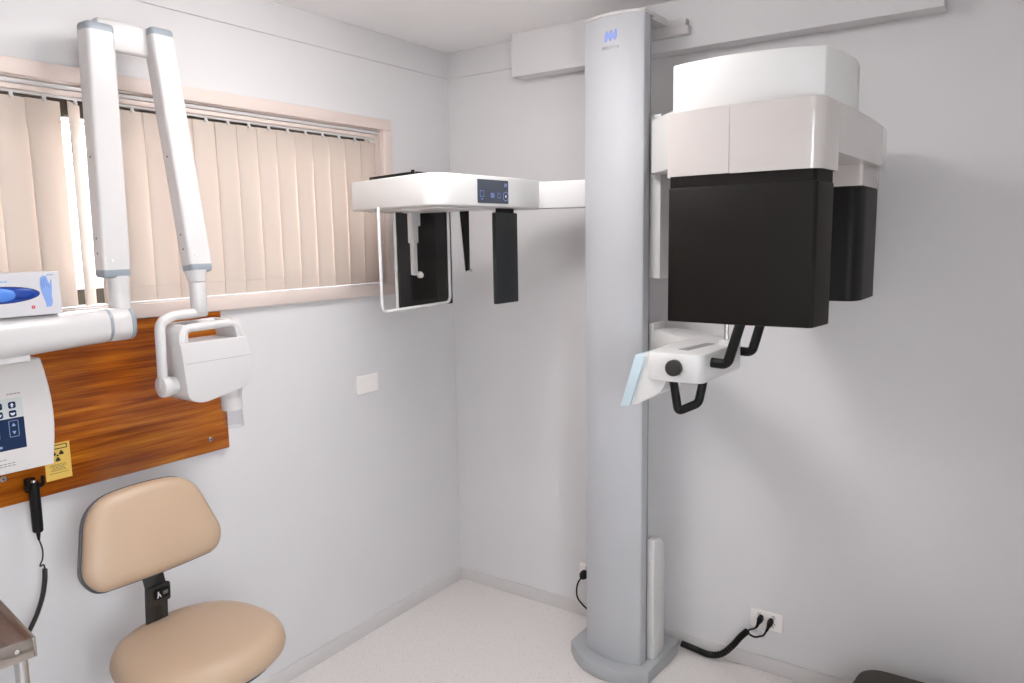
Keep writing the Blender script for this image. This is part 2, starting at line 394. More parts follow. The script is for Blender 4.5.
hm = bpy.data.meshes.new('hanger'); hb.to_mesh(hm); hb.free(); hm.materials.append(M['white'])
k = 0
yc = -0.4685
while yc > WY0+0.03:
    s = bpy.data.objects.new('slat', sm); COL.objects.link(s); s.parent = bl
    turned = abs(yc-(-0.4685-14*P)) < 0.01
    s.location = Vector((-0.030, yc, 1.984))-bl.location
    s.rotation_euler = (0, 0, math.radians(46 if turned else 4.8+random.uniform(-0.5, 0.5)))
    h = bpy.data.objects.new('hanger', hm); COL.objects.link(h); h.parent = bl
    h.location = Vector((-0.0225, yc, 1.988))-bl.location
    yc -= P; k += 1
b = BM(); tube(b, [(-0.004, -0.450, 1.99), (-0.004, -0.449, 1.7), (-0.004, -0.45, 1.47)], 0.0014, 6); tube(b, [(-0.006, -0.436, 1.99), (-0.006, -0.437, 1.7), (-0.006, -0.44, 1.50)], 0.0014, 6)
obj('pull_cord', b, 'white', bl)
b = BM(); cyl(b, (-0.004, -0.45, 1.47), (-0.004, -0.45, 1.445), 0.004, 0.009, 10); obj('cord_weight', b, 'white', bl)

# outside: pale ground and a pale house seen through the open slat
b = BM(); box(b, (-30, -30, -0.25), (30, 20, -0.15)); tag(obj('yard', b, 'lawn'), 'pale ground outside the windows', 'ground')['kind'] = 'structure'
hs = thing('neighbour_house', 'pale house across the yard seen through the blind gap', 'house', (-12, 2.5, -0.15))
b = BM(); box(b, (-15, -4, -0.15), (-9.5, 9, 2.25), 0.02, 1); obj('house_wall', b, 'house', hs)
b = BM(); prism(b, [(-15.4, 2.2), (-9.1, 2.2), (-12.2, 3.1)], -9.4, 4.4, mtx=XZ); obj('roof', b, 'roof', hs)
for y in (-2.0, 1.5, 5):
    b = BM(); box(b, (-9.52, y, 0.9), (-9.44, y+1.4, 1.9), 0.01, 1); f = obj('window_frame', b, 'white', hs)
    b = BM(); box(b, (-9.45, y+.06, 0.96), (-9.43, y+1.34, 1.84)); obj('pane', b, 'roof', f)

# ------------------------------------------------------------------ timber board and what hangs on it
bd = thing('timber_backboard', 'varnished red-brown timber board fixed to wall under the window', 'board', (0.01, -1.8, 0.93))
b = BM(); box(b, (0.0005, -2.45, 0.930), (0.020, -1.2075, 1.380), 0.002, 2); obj('board', b, 'wood', bd)
for y, z in ((-1.274, 0.972), (-1.868, 1.004), (-2.38, 0.97)):
    b = BM(); cyl(b, (0.0195, y, z), (0.0215, y, z), 0.0085, 0.0065, 16); s = obj('screw', b, 'chrome', bd)
    b = BM(); box(b, (0.0212, y-0.005, z-0.0008), (0.0217, y+0.005, z+0.0008)); box(b, (0.0212, y-0.0008, z-0.005), (0.0217, y+0.0008, z+0.005)); obj('screw_slot', b, 'ink', s)

# control panel
cp = thing('xray_control_panel', 'white wall control panel with a navy keypad on timber board', 'control panel', (0.045, -1.87, 1.03))
b = BM(); out = [(-1.99, 1.028), (-1.766, 1.028)]
for i in range(9):
    t = i/8; out.append((-1.766+0.016*math.sin(PI*t)**0.9 - 0.006*t, 1.028+0.284*t))
out += [(-1.99, 1.312), (-1.996, 1.17)]
prism(b, out, 0.0205, 0.070, 0.006, 3, YZ, 40); obj('housing', b, 'offwhite', cp)
FX = 0.070
b = BM(); box(b, (FX-0.001, -1.955, 1.086), (FX+0.0006, -1.8225, 1.222), 0.0004, 1); obj('keypad_bezel', b, 'offwhite', cp)
b = BM(); box(b, (FX, -1.953, 1.168), (FX+0.0011, -1.826, 1.219)); kp = obj('keypad', b, 'paleprint', cp)
b = BM(); box(b, (FX, -1.953, 1.088), (FX+0.0012, -1.826, 1.168)); nv = obj('keypad_display', b, 'navy', cp)
for i, (y, z) in enumerate(((-1.8505, 1.2015), (-1.8505, 1.1795), (-1.881, 1.2015), (-1.881, 1.1795), (-1.916, 1.2015), (-1.916, 1.1795))):
    b = BM(); prism(b, rrect(0.017, 0.017, 0.004, 4, y, z), FX, FX+0.0018, 0, 1, YZ); k_ = obj('key', b, 'navy', cp)
    b = BM(); q = 0.0055
    if i % 2 == 0: prism(b, [(y-.0022, z-q), (y+.0022, z-q), (y+.0022, z), (y+.0045, z), (y, z+q), (y-.0045, z), (y-.0022, z)], FX+.0017, FX+.0021, 0, 1, YZ)
    else: prism(b, [(y-.006, z+.002), (y-.002, z+.0025), (y, z+.0005), (y+.002, z+.0025), (y+.006, z+.002), (y+.003, z-.004), (y-.003, z-.004)], FX+.0017, FX+.0021, 0, 1, YZ)
    obj('key_symbol', b, 'whiteprint', k_)
for yy in (-1.851, -1.895):
    b = BM(); ringprism(b, rrect(0.022, 0.042, 0.003, 3, yy, 1.141), rrect(0.020, 0.040, 0.0025, 3, yy, 1.141), FX+.001, FX+.0017, YZ)
    kf = obj('arrow_key_frame', b, 'lightblueprint', nv)
b = BM()
prism(b, [(-1.8555, 1.1475), (-1.8465, 1.1475), (-1.851, 1.1555)], FX+.001, FX+.0017, 0, 1, YZ); prism(b, [(-1.8555, 1.1345), (-1.851, 1.1265), (-1.8465, 1.1345)], FX+.001, FX+.0017, 0, 1, YZ)
obj('arrow_symbol', b, 'lightblueprint', nv)
b = BM(); cyl(b, (FX+.001, -1.884, 1.098), (FX+.0016, -1.884, 1.098), 0.003, seg=12); obj('indicator', b, 'lightblueprint', nv)
b = BM()
for i in range(7): box(b, (FX-.0002, -1.859+i*0.0045, 1.2275+0.0006*(i % 2)), (FX+.0004, -1.8558+i*0.0045, 1.2315))
obj('small_lettering', b, 'greyprint', cp)
b = BM()
for z, n_ in ((1.064, 6), (1.053, 8), (1.047, 8)):
    for i in range(n_): box(b, (FX-.0002, -1.93+i*0.0095, z), (FX+.0004, -1.9225+i*0.0095, z+.0022))
obj('small_lettering', b, 'greyprint', cp)

# radiation sign
sg = thing('radiation_warning_sign', 'yellow radiation warning card with black trefoil on timber board', 'sign', (0.0205, -1.732, 0.97))
b = BM(); box(b, (0.0203, -1.768, 0.968), (0.0213, -1.7015, 1.068), 0.0003, 1); obj('card', b, 'yellow', sg)
SX = 0.0213; cy_, cz_ = -1.7345, 1.034
b = BM()
for a0 in (30, 150, 270):
    pts = []
    for k in range(7): t = math.radians(a0-26+52*k/6); pts.append((cy_+0.0165*math.cos(t), cz_+0.0165*math.sin(t)))
    for k in range(5): t = math.radians(a0+26-52*k/4); pts.append((cy_+0.0055*math.cos(t), cz_+0.0055*math.sin(t)))
    prism(b, pts, SX-.0001, SX+.0003, 0, 1, YZ)
cyl(b, (SX-.0001, cy_, cz_), (SX+.0003, cy_, cz_), 0.003, seg=12); obj('trefoil', b, 'ink', sg)
b = BM(); ringprism(b, rrect(0.052, 0.0125, 0.001, 2, -1.7345, 1.0575), rrect(0.047, 0.0075, 0.0008, 2, -1.7345, 1.0575), SX-.0001, SX+.0003, YZ); obj('heading_frame', b, 'ink', sg)
b = BM()
for r_, (z, n_, w_) in enumerate(((1.0085, 5, .04), (1.0045, 6, .044), (1.0005, 4, .03), (0.9965, 5, .036), (0.9925, 6, .04), (0.9855, 7, .05))):
    for i in range(n_): yy = -1.7345-w_/2+i*w_/n_; box(b, (SX-.0001, yy, z), (SX+.0003, yy+w_/n_*0.8, z+.0016))
obj('print_lines', b, 'brownink', sg)

# hand exposure switch
hs_ = thing('exposure_hand_switch', 'black hand switch hanging below control panel on coiled cord', 'hand switch', (0.045, -1.812, 0.84))
b = BM(); box(b, (0.0205, -1.824, 0.955), (0.034, -1.798, 0.992), 0.003, 2)
for s in (-1, 1): tube(b, round_path([(0.028, -1.811+s*.012, .968), (0.046, -1.811+s*.019, .970), (0.060, -1.811+s*.018, .978), (0.064, -1.811+s*.017, 1.000)], .008), 0.0052, 8)
obj('holder', b, 'black', hs_)
b = BM(); tube(b, [(0.050, -1.811, .986), (0.050, -1.811, .982), (0.050, -1.8115, .965), (0.050, -1.812, .92), (0.050, -1.8125, .868), (0.050, -1.8127, .853), (0.050, -1.8128, .850)], [.011, .0125, .0130, .0132, .0130, .0125, .010], 16); obj('handle', b, 'black', hs_)
b = BM(); cyl(b, (0.050, -1.811, .985), (0.050, -1.811, .991), 0.0075, 0.006, 14, 0.001); obj('exposure_button', b, 'chrome', hs_)
b = BM(); cyl(b, (0.050, -1.8128, .851), (0.050, -1.813, .828), 0.006, 0.003, 12); obj('strain_relief', b, 'black', hs_)
cp_ = smooth_path([(0.050, -1.813, .83), (0.050, -1.807, .80), (0.050, -1.809, .775), (0.050, -1.817, .757), (0.050, -1.808, .757), (0.050, -1.806, .745)], 6)
b = BM(); tube(b, cp_, 0.0022, 6)
ax = smooth_path([(0.050, -1.806, .745), (0.050, -1.810, .71), (0.051, -1.822, .665), (0.055, -1.848, .615), (0.06, -1.885, .57), (0.06, -1.93, .545)], 16)
hel = []
acc = 0
for i in range(len(ax)-1):
    d = ax[i+1]-ax[i]; x, y = frame_of(d); n_ = max(2, int(d.length/0.0006))
    for k_ in range(n_):
        q = ax[i]+d*(k_/n_); acc += d.length/n_; t = 2*PI*acc/0.0046
        X = Vector((1, 0, 0)); Y = d.normalized().cross(X).normalized(); hel.append(q+X*math.cos(t)*0.0055+Y*math.sin(t)*0.0055)
tube(b, hel, 0.0019, 4); tube(b, ax, 0.0048, 8)
obj('coiled_cord', b, 'rubber', hs_, 60)

# ------------------------------------------------------------------ wall-mounted dental x-ray unit
xr = thing('dental_xray_unit', 'white wall-mounted dental x-ray unit with scissor arm and tube head', 'x-ray unit', (0.14, -1.60, 1.34))
AX, AZ = 0.140, 1.3855
b = BM(); box(b, (0.0205, -2.42, 1.26), (0.06, -2.20, 1.50), 0.01, 3); cyl(b, (0.05, -2.31, 1.385), (AX, -2.31, 1.385), 0.045, seg=32, bev=0.004); obj('wall_mount', b, 'white', xr)
b = BM()
prism(b, rrect(0.088, 0.089, 0.036, 8, AX, AZ), 1.640, 2.33, 0.006, 2, XZ, 50); 
for v_ in b.verts:                                            # the arm grows thicker towards its wall mount
    f_ = 1+0.55*max(0, -1.64-v_.co.y); v_.co.z = 1.430+(v_.co.z-1.430)*f_; v_.co.x = AX+(v_.co.x-AX)*f_
obj('extension_arm', b, 'white', xr)
b = BM(); prism(b, rrect(0.084, 0.085, 0.034, 8, AX, AZ), 1.634, 1.641, 0, 1, XZ); obj('joint_ring', b, 'grey', xr)
b = BM(); prism(b, rrect(0.088, 0.089, 0.036, 8, AX, AZ), 1.584, 1.6345, 0.003, 2, XZ, 50); jb = obj('end_joint', b, 'white', xr)
b = BM(); prism(b, rrect(0.086, 0.087, 0.035, 8, AX, AZ), 1.570, 1.5845, 0.006, 2, XZ, 50); obj('end_cap', b, 'grey', jb)
b = BM(); box(b, (AX-.03, -1.94, 1.318), (AX+.03, -1.835, 1.335), 0.004, 2); obj('cable_cover', b, 'white', xr)
b = BM(); cyl(b, (AX, -1.592, 1.425), (AX, -1.592, 1.47), 0.0265, seg=28); cyl(b, (AX, -1.592, 1.4695), (AX, -1.592, 1.515), 0.0255, 0.03, 28); obj('pivot_post', b, 'white', xr)
def arm(p0, p1, w_, d_, bend=0.0):
    """scissor-arm cover from p0 (bottom) to p1 (top), width along y, depth along x"""
    p0 = Vector(p0); p1 = Vector(p1); L = (p1-p0).length; z = (p1-p0).normalized(); y = Vector((0, 1, 0)); x = y.cross(z).normalized()
    mt = Matrix(((x.x, y.x, z.x, p0.x), (x.y, y.y, z.y, p0.y), (x.z, y.z, z.z, p0.z), (0, 0, 0, 1)))
    ol = round2([(-d_/2, -w_/2), (d_/2, -w_/2), (d_/2, w_/2), (-d_/2, w_/2)], 0.011, 4)
    b = BM(); prism(b, ol, 0.022, L-0.022, 0.0, 1, mt); body = obj('arm_cover', b, 'white', xr)
    ol2 = round2([(-d_/2*.99, -w_/2*.99), (d_/2*.99, -w_/2*.99), (d_/2*.99, w_/2*.99), (-d_/2*.99, w_/2*.99)], 0.011, 4)
    b = BM(); pillow(b, ol2, [(1, 0.0225), (1, 0.008), (0.9, 0.002), (0.7, 0)], mt); obj('end_cap', b, 'grey', body)
    b = BM(); pillow(b, ol2, [(1, L-0.0225), (1, L-0.010), (0.92, L-0.003), (0.7, L)], mt); obj('end_cap', b, 'grey', body)
    for t in (0.07, 0.93):
        b = BM(); c = p0+z*(L*t)+x*(d_/2); cyl(b, c+y*0.014*(-1 if t > .5 else 1)*(-1)-x*0.001, c+y*0.014*(-1 if t > .5 else 1)*(-1)+x*0.0012, 0.005, 0.004, 14); obj('cover_plug', b, 'satin', body)
    for t in (0.10, 0.16, 0.48): 
        b = BM(); c = p0+z*(L*t)-y*(w_/2); cyl(b, c-y*0.0006, c+y*0.001, 0.0028, seg=10); obj('side_screw', b, 'rubber', body)
    return body
a1 = arm((AX, -1.603, 1.510), (AX, -1.593, 2.163), 0.074, 0.056)
a2_ = arm((AX+.093, -1.412, 1.516), (AX+.003, -1.426, 2.180), 0.068, 0.052)
b = BM(); box(b, (AX-.024, -1.590, 2.104), (AX+.006, -1.40, 2.180), 0.006, 3); obj('top_link', b, 'white', xr)
b = BM(); cyl(b, (AX+.093, -1.420, 1.522), (AX+.0965, -1.420, 1.49), 0.030, 0.0225, 28); cyl(b, (AX+.0965, -1.420, 1.4905), (AX+.0965, -1.420, 1.404), 0.0218, seg=28, bev=0.002)
obj('neck', b, 'white', xr)
YX = AX+.0965
b = BM(); tube(b, round_path([(YX, -1.402, 1.405), (YX, -1.505, 1.402), (YX, -1.540, 1.385), (YX, -1.543, 1.21)], 0.03, 8), 0.0145, 14, 0.95)
obj('yoke', b, 'white', xr, 50)
b = BM(); cyl(b, (YX, -1.553, 1.212), (YX, -1.526, 1.212), 0.030, seg=28, bev=0.006); kn = obj('yoke_knob', b, 'white', xr)
b = BM(); cyl(b, (YX, -1.527, 1.212), (YX, -1.500, 1.212), 0.024, seg=28); obj('pivot_ring', b, 'satin', kn)
# tube head: rounded case with a handle slot through its top
hx0, hx1 = YX-0.050, YX+0.058
hx = YX+.004
outer = round2([(-1.512, 1.352), (-1.490, 1.376), (-1.315, 1.381), (-1.285, 1.345), (-1.267, 1.235), (-1.278, 1.195), (-1.445, 1.158), (-1.497, 1.180)], [.012, .02, .025, .03, .02, .03, .03, .03], 5)
no = len(outer)
inner = rrect(0.156, 0.031, 0.012, (no//4)-1, -1.399, 1.345)
inner = inner[:no]
while len(inner) < no: inner.append(inner[-1])
# align inner start with outer start (upper left) by nearest angle
def ang(p, c): return math.atan2(p[1]-c[1], p[0]-c[0])
oc = (-1.39, 1.27)
if sum(outer[i][0]*outer[(i+1) % no][1]-outer[(i+1) % no][0]*outer[i][1] for i in range(no)) < 0: outer = outer[::-1]
def resample(pts, n, start):
    L = [0]; N_ = len(pts)
    for i in range(N_): L.append(L[-1]+(Vector(pts[(i+1) % N_])-Vector(pts[i])).length)
    out_ = []
    for k_ in range(n):
        s = (start+k_/n) % 1.0*L[-1]; i = max(j for j in range(N_) if L[j] <= s+1e-9)
        t = (s-L[i])/max(1e-9, L[i+1]-L[i]); q = Vector(pts[i])*(1-t)+Vector(pts[(i+1) % N_])*t; out_.append((q.x, q.y))
    return out_
b = BM(); box(b, (hx0, -1.51, 1.16), (hx1, -1.27, 1.33))
b.free(); b = BM()
lo_case = round2([(-1.520, 1.329), (-1.314, 1.329), (-1.296, 1.25), (-1.298, 1.187), (-1.463, 1.157), (-1.506, 1.172)], [.003, .003, .03, .04, .03, .03], 5)
prism(b, lo_case, hx0, hx1, 0.010, 3, YZ, 25)
hd = obj('tube_housing', b, 'white', xr)
b = BM(); tube(b, round_path([(hx1-.014, -1.507, 1.325), (hx1-.014, -1.500, 1.368), (hx1-.014, -1.338, 1.372), (hx1-.014, -1.320, 1.325)], .022, 6), 0.0118, 12); 
tube(b, round_path([(hx0+.014, -1.507, 1.325), (hx0+.014, -1.500, 1.368), (hx0+.014, -1.338, 1.372), (hx0+.014, -1.320, 1.325)], .022, 6), 0.0118, 12)
prism(b, round2([(-1.520, 1.32), (-1.520, 1.355), (-1.504, 1.379), (-1.490, 1.379), (-1.492, 1.34), (-1.492, 1.32)], [0, .012, .012, .003, .003, 0], 4), hx0+.004, hx1-.004, 0.003, 2, YZ)
prism(b, round2([(-1.312, 1.32), (-1.315, 1.355), (-1.333, 1.382), (-1.358, 1.382), (-1.344, 1.35), (-1.340, 1.32)], [0, .02, .012, .003, .01, 0], 4), hx0+.004, hx1-.004, 0.003, 2, YZ)
obj('handle', b, 'white', hd, 50)
b = BM(); prism(b, rrect(0.003, 0.0024, 0.0004, 2, 0, 0), 0, 0.001)
b.free(); b = BM(); box(b, (hx1-.0005, -1.508, 1.2725), (hx1+.0003, -1.304, 1.2737)); obj('seam', b, 'greyprint', hd)
b = BM(); cyl(b, (hx+.004, -1.346, 1.18), (hx+.004, -1.343, 1.148), 0.038, 0.030, 28); cyl(b, (hx+.004, -1.343, 1.149), (hx+.004, -1.341, 1.112), 0.0305, 0.0295, 28); obj('cone', b, 'white', xr)
b = BM()
A = []; seg = 28
for rr in (0.0285, 0.0262):
    for (zz, yy) in ((1.115, -1.341), (1.058, -1.338)):
        A.append([b.verts.new((hx+.004+rr*math.cos(2*PI*k_/seg), yy+rr*math.sin(2*PI*k_/seg), zz)) for k_ in range(seg)])
for p_, q_ in ((0, 1), (3, 2), (1, 3), (2, 0)):
    for k_ in range(seg): j = (k_+1) % seg; b.faces.new((A[p_][k_], A[p_][j], A[q_][j], A[q_][k_]))
bmesh.ops.recalc_face_normals(b, faces=b.faces[:]); obj('collimator_tip', b, 'clearplastic', xr)

# glove box on the extension arm
gb = thing('glove_box', 'white glove carton with blue gloves resting on x-ray arm', 'box', (0.13, -1.885, 1.4305))
g0, g1 = -2.000, -1.758; gz0, gz1 = 1.4305, 1.534; gx0, gx1 = 0.075, 0.182
b = BM(); box(b, (gx0, g0, gz0), (gx1, g1, gz1), 0.0012, 1)
b.transform(Matrix.Identity(4)); obj('carton', b, 'glovebox', gb)
oy, oz = -1.8965, 1.4835
ell = lambda ry, rz, n_=32, cy=oy, cz=oz: [(cy+ry*math.cos(2*PI*k_/n_), cz+rz*math.sin(2*PI*k_/n_)) for k_ in range(n_)]
b = BM(); prism(b, ell(0.0905, 0.0205), gx1-.0002, gx1+.0004, 0, 1, YZ); op = obj('dispensing_slot', b, 'ink', gb)
b = BM(); prism(b, ell(0.088, 0.019), gx1, gx1+.0010, 0, 1, YZ); obj('glove_wad', b, 'nitrile_deep', op)
b = BM(); pillow(b, [((y-oy)*1.0, (z-oz)) for y, z in ell(0.047, 0.0172)], [(1, 0), (0.85, .004), (0.55, .006), (0.2, .0065)], Matrix.Translation((gx1, -1.902, oz)) @ YZ); obj('glove_fold', b, 'nitrile', op)
b = BM(); pillow(b, [((y-oy), (z-oz)) for y, z in ell(0.028, 0.0145)], [(1, 0), (0.8, .003), (0.5, .0048), (0.2, .005)], Matrix.Translation((gx1, -1.842, oz+.001)) @ YZ); obj('glove_fold', b, 'nitrile_deep', op)
hd_pts = [(-1.7935, 1.449), (-1.795, 1.461), (-1.800, 1.478), (-1.8035, 1.492), (-1.8045, 1.505), (-1.803, 1.520), (-1.8005, 1.5235), (-1.799, 1.521), (-1.7975, 1.5255), (-1.795, 1.5265), (-1.793, 1.524), (-1.7905, 1.5255), (-1.788, 1.523), (-1.7865, 1.515), (-1.7835, 1.507), (-1.7815, 1.505), (-1.7805, 1.5125), (-1.7785, 1.5165), (-1.7770, 1.514), (-1.7775, 1.500), (-1.7785, 1.488), (-1.7795, 1.474), (-1.778, 1.462), (-1.782, 1.450)]
b = BM(); prism(b, hd_pts, gx1-.0002, gx1+.0005, 0, 1, YZ); hp = obj('printed_hand', b, 'gloveprint', gb)
b = BM()
for (ya, za, yb, zb_) in ((-1.801, 1.515, -1.7985, 1.495), (-1.7965, 1.519, -1.7945, 1.498), (-1.7915, 1.518, -1.788, 1.500), (-1.786, 1.505, -1.783, 1.494)):
    prism(b, [(ya-.0006, za), (ya+.0006, za), (yb+.0008, zb_), (yb-.0008, zb_)], gx1+.0004, gx1+.0007, 0, 1, YZ)
obj('finger_lines', b, 'gloveprint2', hp)
b = BM(); cyl(b, (gx1-.0002, -1.8235, 1.451), (gx1+.0005, -1.8235, 1.451), 0.0042, seg=18); rd = obj('red_spot', b, 'red', gb)
b = BM(); box(b, (gx1+.0004, -1.8240, 1.449), (gx1+.0007, -1.8230, 1.453)); obj('spot_mark', b, 'whiteprint', rd)
b = BM()
for i in range(6): box(b, (gx1-.0002, -1.7875+i*0.0027, 1.5258), (gx1+.0004, -1.7855+i*0.0027, 1.528))
obj('small_lettering', b, 'gloveprint2', gb)
b = BM()
for i in range(6): box(b, (gx1-.0002, -1.925+i*0.0085, 1.5128), (gx1+.0004, -1.918+i*0.0085, 1.5172))
obj('lettering', b, 'lightblueprint', gb)

# ------------------------------------------------------------------ light switch
sw = thing('wall_switch_plate', 'blank white plate on window wall below the sill', 'switch plate', (0.0, -0.565, 1.03))
b = BM(); box(b, (0.0005, -0.622, 0.996), (0.009, -0.5055, 1.070), 0.003, 3); obj('plate', b, 'plate', sw)
b = BM(); box(b, (0.0088, -0.617, 1.001), (0.0102, -0.5105, 1.065), 0.0006, 1); obj('cover', b, 'plate', sw)

# ------------------------------------------------------------------ operator stool
st = thing('operator_stool', 'tan padded clinic stool with a low backrest beside the wall', 'stool', (0.43, -1.63, 0))
def sup(a_, b_, e, n_=48, taper=0.0):
    out_ = []
    for k_ in range(n_):
        t = 2*PI*k_/n_; c, s = math.cos(t), math.sin(t)
        x = a_*math.copysign(abs(c)**e, c); y = b_*math.copysign(abs(s)**e, s); out_.append((x*(1-taper*y/b_), y))
    return out_
sc = (0.430, -1.610)
seat = sup(0.208, 0.205, 0.88)
b = BM(); pillow(b, seat, [(0.80, 0), (0.92, 0.006), (0.985, 0.02), (1.0, 0.034), (0.99, 0.048), (0.955, 0.062), (0.88, 0.074), (0.76, 0.081), (0.55, 0.085), (0.3, 0.086), (0.1, 0.086)], Matrix.Translation((sc[0], sc[1], 0.508))); obj('seat', b, 'tan', st, 60)
b = BM(); pillow(b, seat, [(0.78, 0), (0.84, 0.003), (0.84, 0.016)], Matrix.Translation((sc[0], sc[1], 0.493))); obj('seat_pan', b, 'shell', st)
# backrest frame: u along +y, v up and leaning towards the wall, n towards the room
lean = math.radians(19)
bc = Vector((0.262, -1.633, 0.842))
un = Vector((math.cos(lean), 0, math.sin(lean))); vn = Vector((-math.sin(lean), 0, math.cos(lean)))
MB = Matrix(((0, vn.x, un.x, bc.x), (1, vn.y, un.y, bc.y), (0, vn.z, un.z, bc.z), (0, 0, 0, 1)))
bo = round2([(-0.165, -0.114), (0.0, -0.120), (0.165, -0.114), (0.194, -0.066), (0.143, 0.114), (0.0, 0.128), (-0.143, 0.114), (-0.194, -0.066)], [.04, .1, .04, .06, .075, .1, .075, .06], 8)
b = BM(); pillow(b, bo, [(0.96, 0.0), (0.99, 0.006), (1.0, 0.014), (0.99, 0.023), (0.955, 0.033), (0.88, 0.041), (0.74, 0.046), (0.5, 0.049), (0.25, 0.050), (0.08, 0.050)], MB); obj('backrest', b, 'tan', st, 60)
b = BM(); pillow(b, bo, [(0.80, -0.030), (0.93, -0.024), (1.0, -0.012), (1.018, 0.0), (1.018, 0.007), (0.98, 0.008)], MB); obj('backrest_shell', b, 'shell', st, 60)
pv = lambda u, v_, n_: bc+Vector((0, 1, 0))*u+vn*v_+un*n_
b = BM()
pA = bc-vn*0.06-un*0.040; pB = Vector((0.262, -1.638, 0.60)); pC = Vector((0.250, -1.640, 0.44)); pD = Vector((0.42, -1.640, 0.44))
prism(b, [(-0.027, -0.165), (0.027, -0.165), (0.027, -0.02), (-0.027, -0.02)], -0.046, -0.030, 0.003, 2, MB); obj('backrest_bracket', b, 'rubber', st)
def bar(bm, p, q, w_, t_):
    p = Vector(p); q = Vector(q); z = (q-p).normalized(); y = Vector((0, 1, 0)); x = y.cross(z).normalized(); L = (q-p).length
    mt = Matrix(((x.x, y.x, z.x, p.x), (x.y, y.y, z.y, p.y), (x.z, y.z, z.z, p.z), (0, 0, 0, 1)))
    return box(bm, (-t_/2, -w_/2, 0), (t_/2, w_/2, L), 0.003, 2, mt)
top_post = bc-vn*0.150-un*0.034
b = BM(); bar(b, (0.262, -1.637, 0.445), top_post, 0.060, 0.012); bar(b, (0.257, -1.633, 0.451), (0.43, -1.633, 0.451), 0.05, 0.012); po = obj('backrest_post', b, 'rubber', st)
dv = (top_post-Vector((0.262, -1.633, 0.445))).normalized(); dn = Vector((0, 1, 0)).cross(dv).normalized()
if dn.x < 0: dn = -dn
MP = Matrix(((0, dv.x, dn.x, top_post.x+dn.x*.006), (1, dv.y, dn.y, top_post.y), (0, dv.z, dn.z, top_post.z+dn.z*.006), (0, 0, 0, 1)))
b = BM(); prism(b, rrect(0.066, 0.052, 0.006, 3, 0, -0.022), -0.001, 0.008, 0.002, 2, MP); obj('post_clamp', b, 'rubber', po)
b = BM(); prism(b, rrect(0.019, 0.20, 0.003, 3, 0, -0.16), -0.001, 0.0012, 0, 1, MP); obj('post_groove', b, 'ink', po)
b = BM(); prism(b, rrect(0.046, 0.031, 0.009, 5, 0.006, -0.019), 0.0075, 0.015, 0.003, 2, MP); kb = obj('adjuster_button', b, 'black', st)
b = BM(); prism(b, [(-.010, -.029), (-.006, -.028), (-.004, -.020), (.000, -.028), (.003, -.029), (-.001, -.019), (-.004, -.016), (-.004, -.011), (-.008, -.010), (-.008, -.020)], 0.0148, 0.0153, 0, 1, MP)
obj('figure_symbol', b, 'whiteprint', kb)
b = BM()
for i in range(3): prism(b, rrect(0.014, 0.0018, 0.0003, 2, 0.014, -0.0145-.0035*i), 0.0148, 0.0153, 0, 1, MP)
obj('small_lettering', b, 'greyprint', kb)
b = BM(); cyl(b, (sc[0], sc[1], 0.46), (sc[0], sc[1], 0.494), 0.09, seg=28); cyl(b, (sc[0], sc[1], 0.30), (sc[0], sc[1], 0.462), 0.016, seg=20); cyl(b, (sc[0], sc[1], 0.10), (sc[0], sc[1], 0.34), 0.026, seg=20); obj('gas_lift', b, 'black', st)
for k_ in range(5):
    t = 2*PI*k_/5+0.3; d = Vector((math.cos(t), math.sin(t), 0)); c0 = Vector((sc[0], sc[1], 0))
    b = BM(); tube(b, [c0+d*0.02+Vector((0, 0, .115)), c0+d*0.12+Vector((0, 0, .105)), c0+d*0.21+Vector((0, 0, .075))], [.022, .019, .014], 10); lg = obj('leg', b, 'chrome', st)
    b = BM(); n_ = Vector((-d.y, d.x, 0)); c = c0+d*0.205+Vector((0, 0, .026)); cyl(b, c-n_*.02, c-n_*.006, .026, seg=18); cyl(b, c+n_*.006, c+n_*.02, .026, seg=18); cyl(b, c-n_*.01, c+n_*.01, .010, seg=10); cyl(b, c+Vector((0, 0, .0)), c+Vector((0, 0, .048)), .006, seg=8); obj('caster', b, 'black', lg)

# ------------------------------------------------------------------ steel instrument trolley
tv = thing('steel_trolley', 'stainless steel instrument trolley with raised tray lip near the stool', 'trolley', (0.34, -2.25, 0))
tx0, tx1, ty0, ty1, tz = 0.115, 0.552, -2.48, -2.036, 0.812
tv.rotation_euler = (0, 0, math.radians(-7.4)); TVM = (0.314, -2.221, 0)
b = BM(); box(b, (tx0, ty0, tz-.026), (tx1, ty1, tz-.020)); 
obj('tray_top', b, 'steel', tv)
for lo, hi in (((tx0, ty1-.006, tz-.042), (tx1, ty1, tz)), ((tx1-.006, ty0, tz-.042), (tx1, ty1-.006, tz)), ((tx0, ty0, tz-.042), (tx1-.006, ty0+.006, tz)), ((tx0, ty0+.006, tz-.042), (tx0+.006, ty1-.006, tz))):
    b = BM(); box(b, lo, hi, 0.0015, 2); lp = obj('tray_lip', b, 'steel', tv)
for y in (ty1-.035, ty0+.035):
    b = BM(); cyl(b, (tx1-.001, y, tz-.017), (tx1+.003, y, tz-.017), .006, .0045, 14); obj('rivet', b, 'chrome', tv)
b = BM(); box(b, (tx0+.01, ty0+.01, 0.25), (tx1-.01, ty1-.01, 0.257), 0.001, 1); obj('lower_shelf', b, 'steel', tv)
for x in (tx0+.025, tx1-.025):
    for y in (ty0+.025, ty1-.025):
        b = BM(); cyl(b, (x, y, 0.06), (x, y, tz-.026), .0125, seg=16); l_ = obj('leg', b, 'chrome', tv)
        b = BM(); cyl(b, (x-.01, y, 0.03), (x+.01, y, 0.03), .03, seg=18); cyl(b, (x, y, .03), (x, y, .065), .008, seg=8); obj('caster', b, 'black', l_)

tv.location = TVM

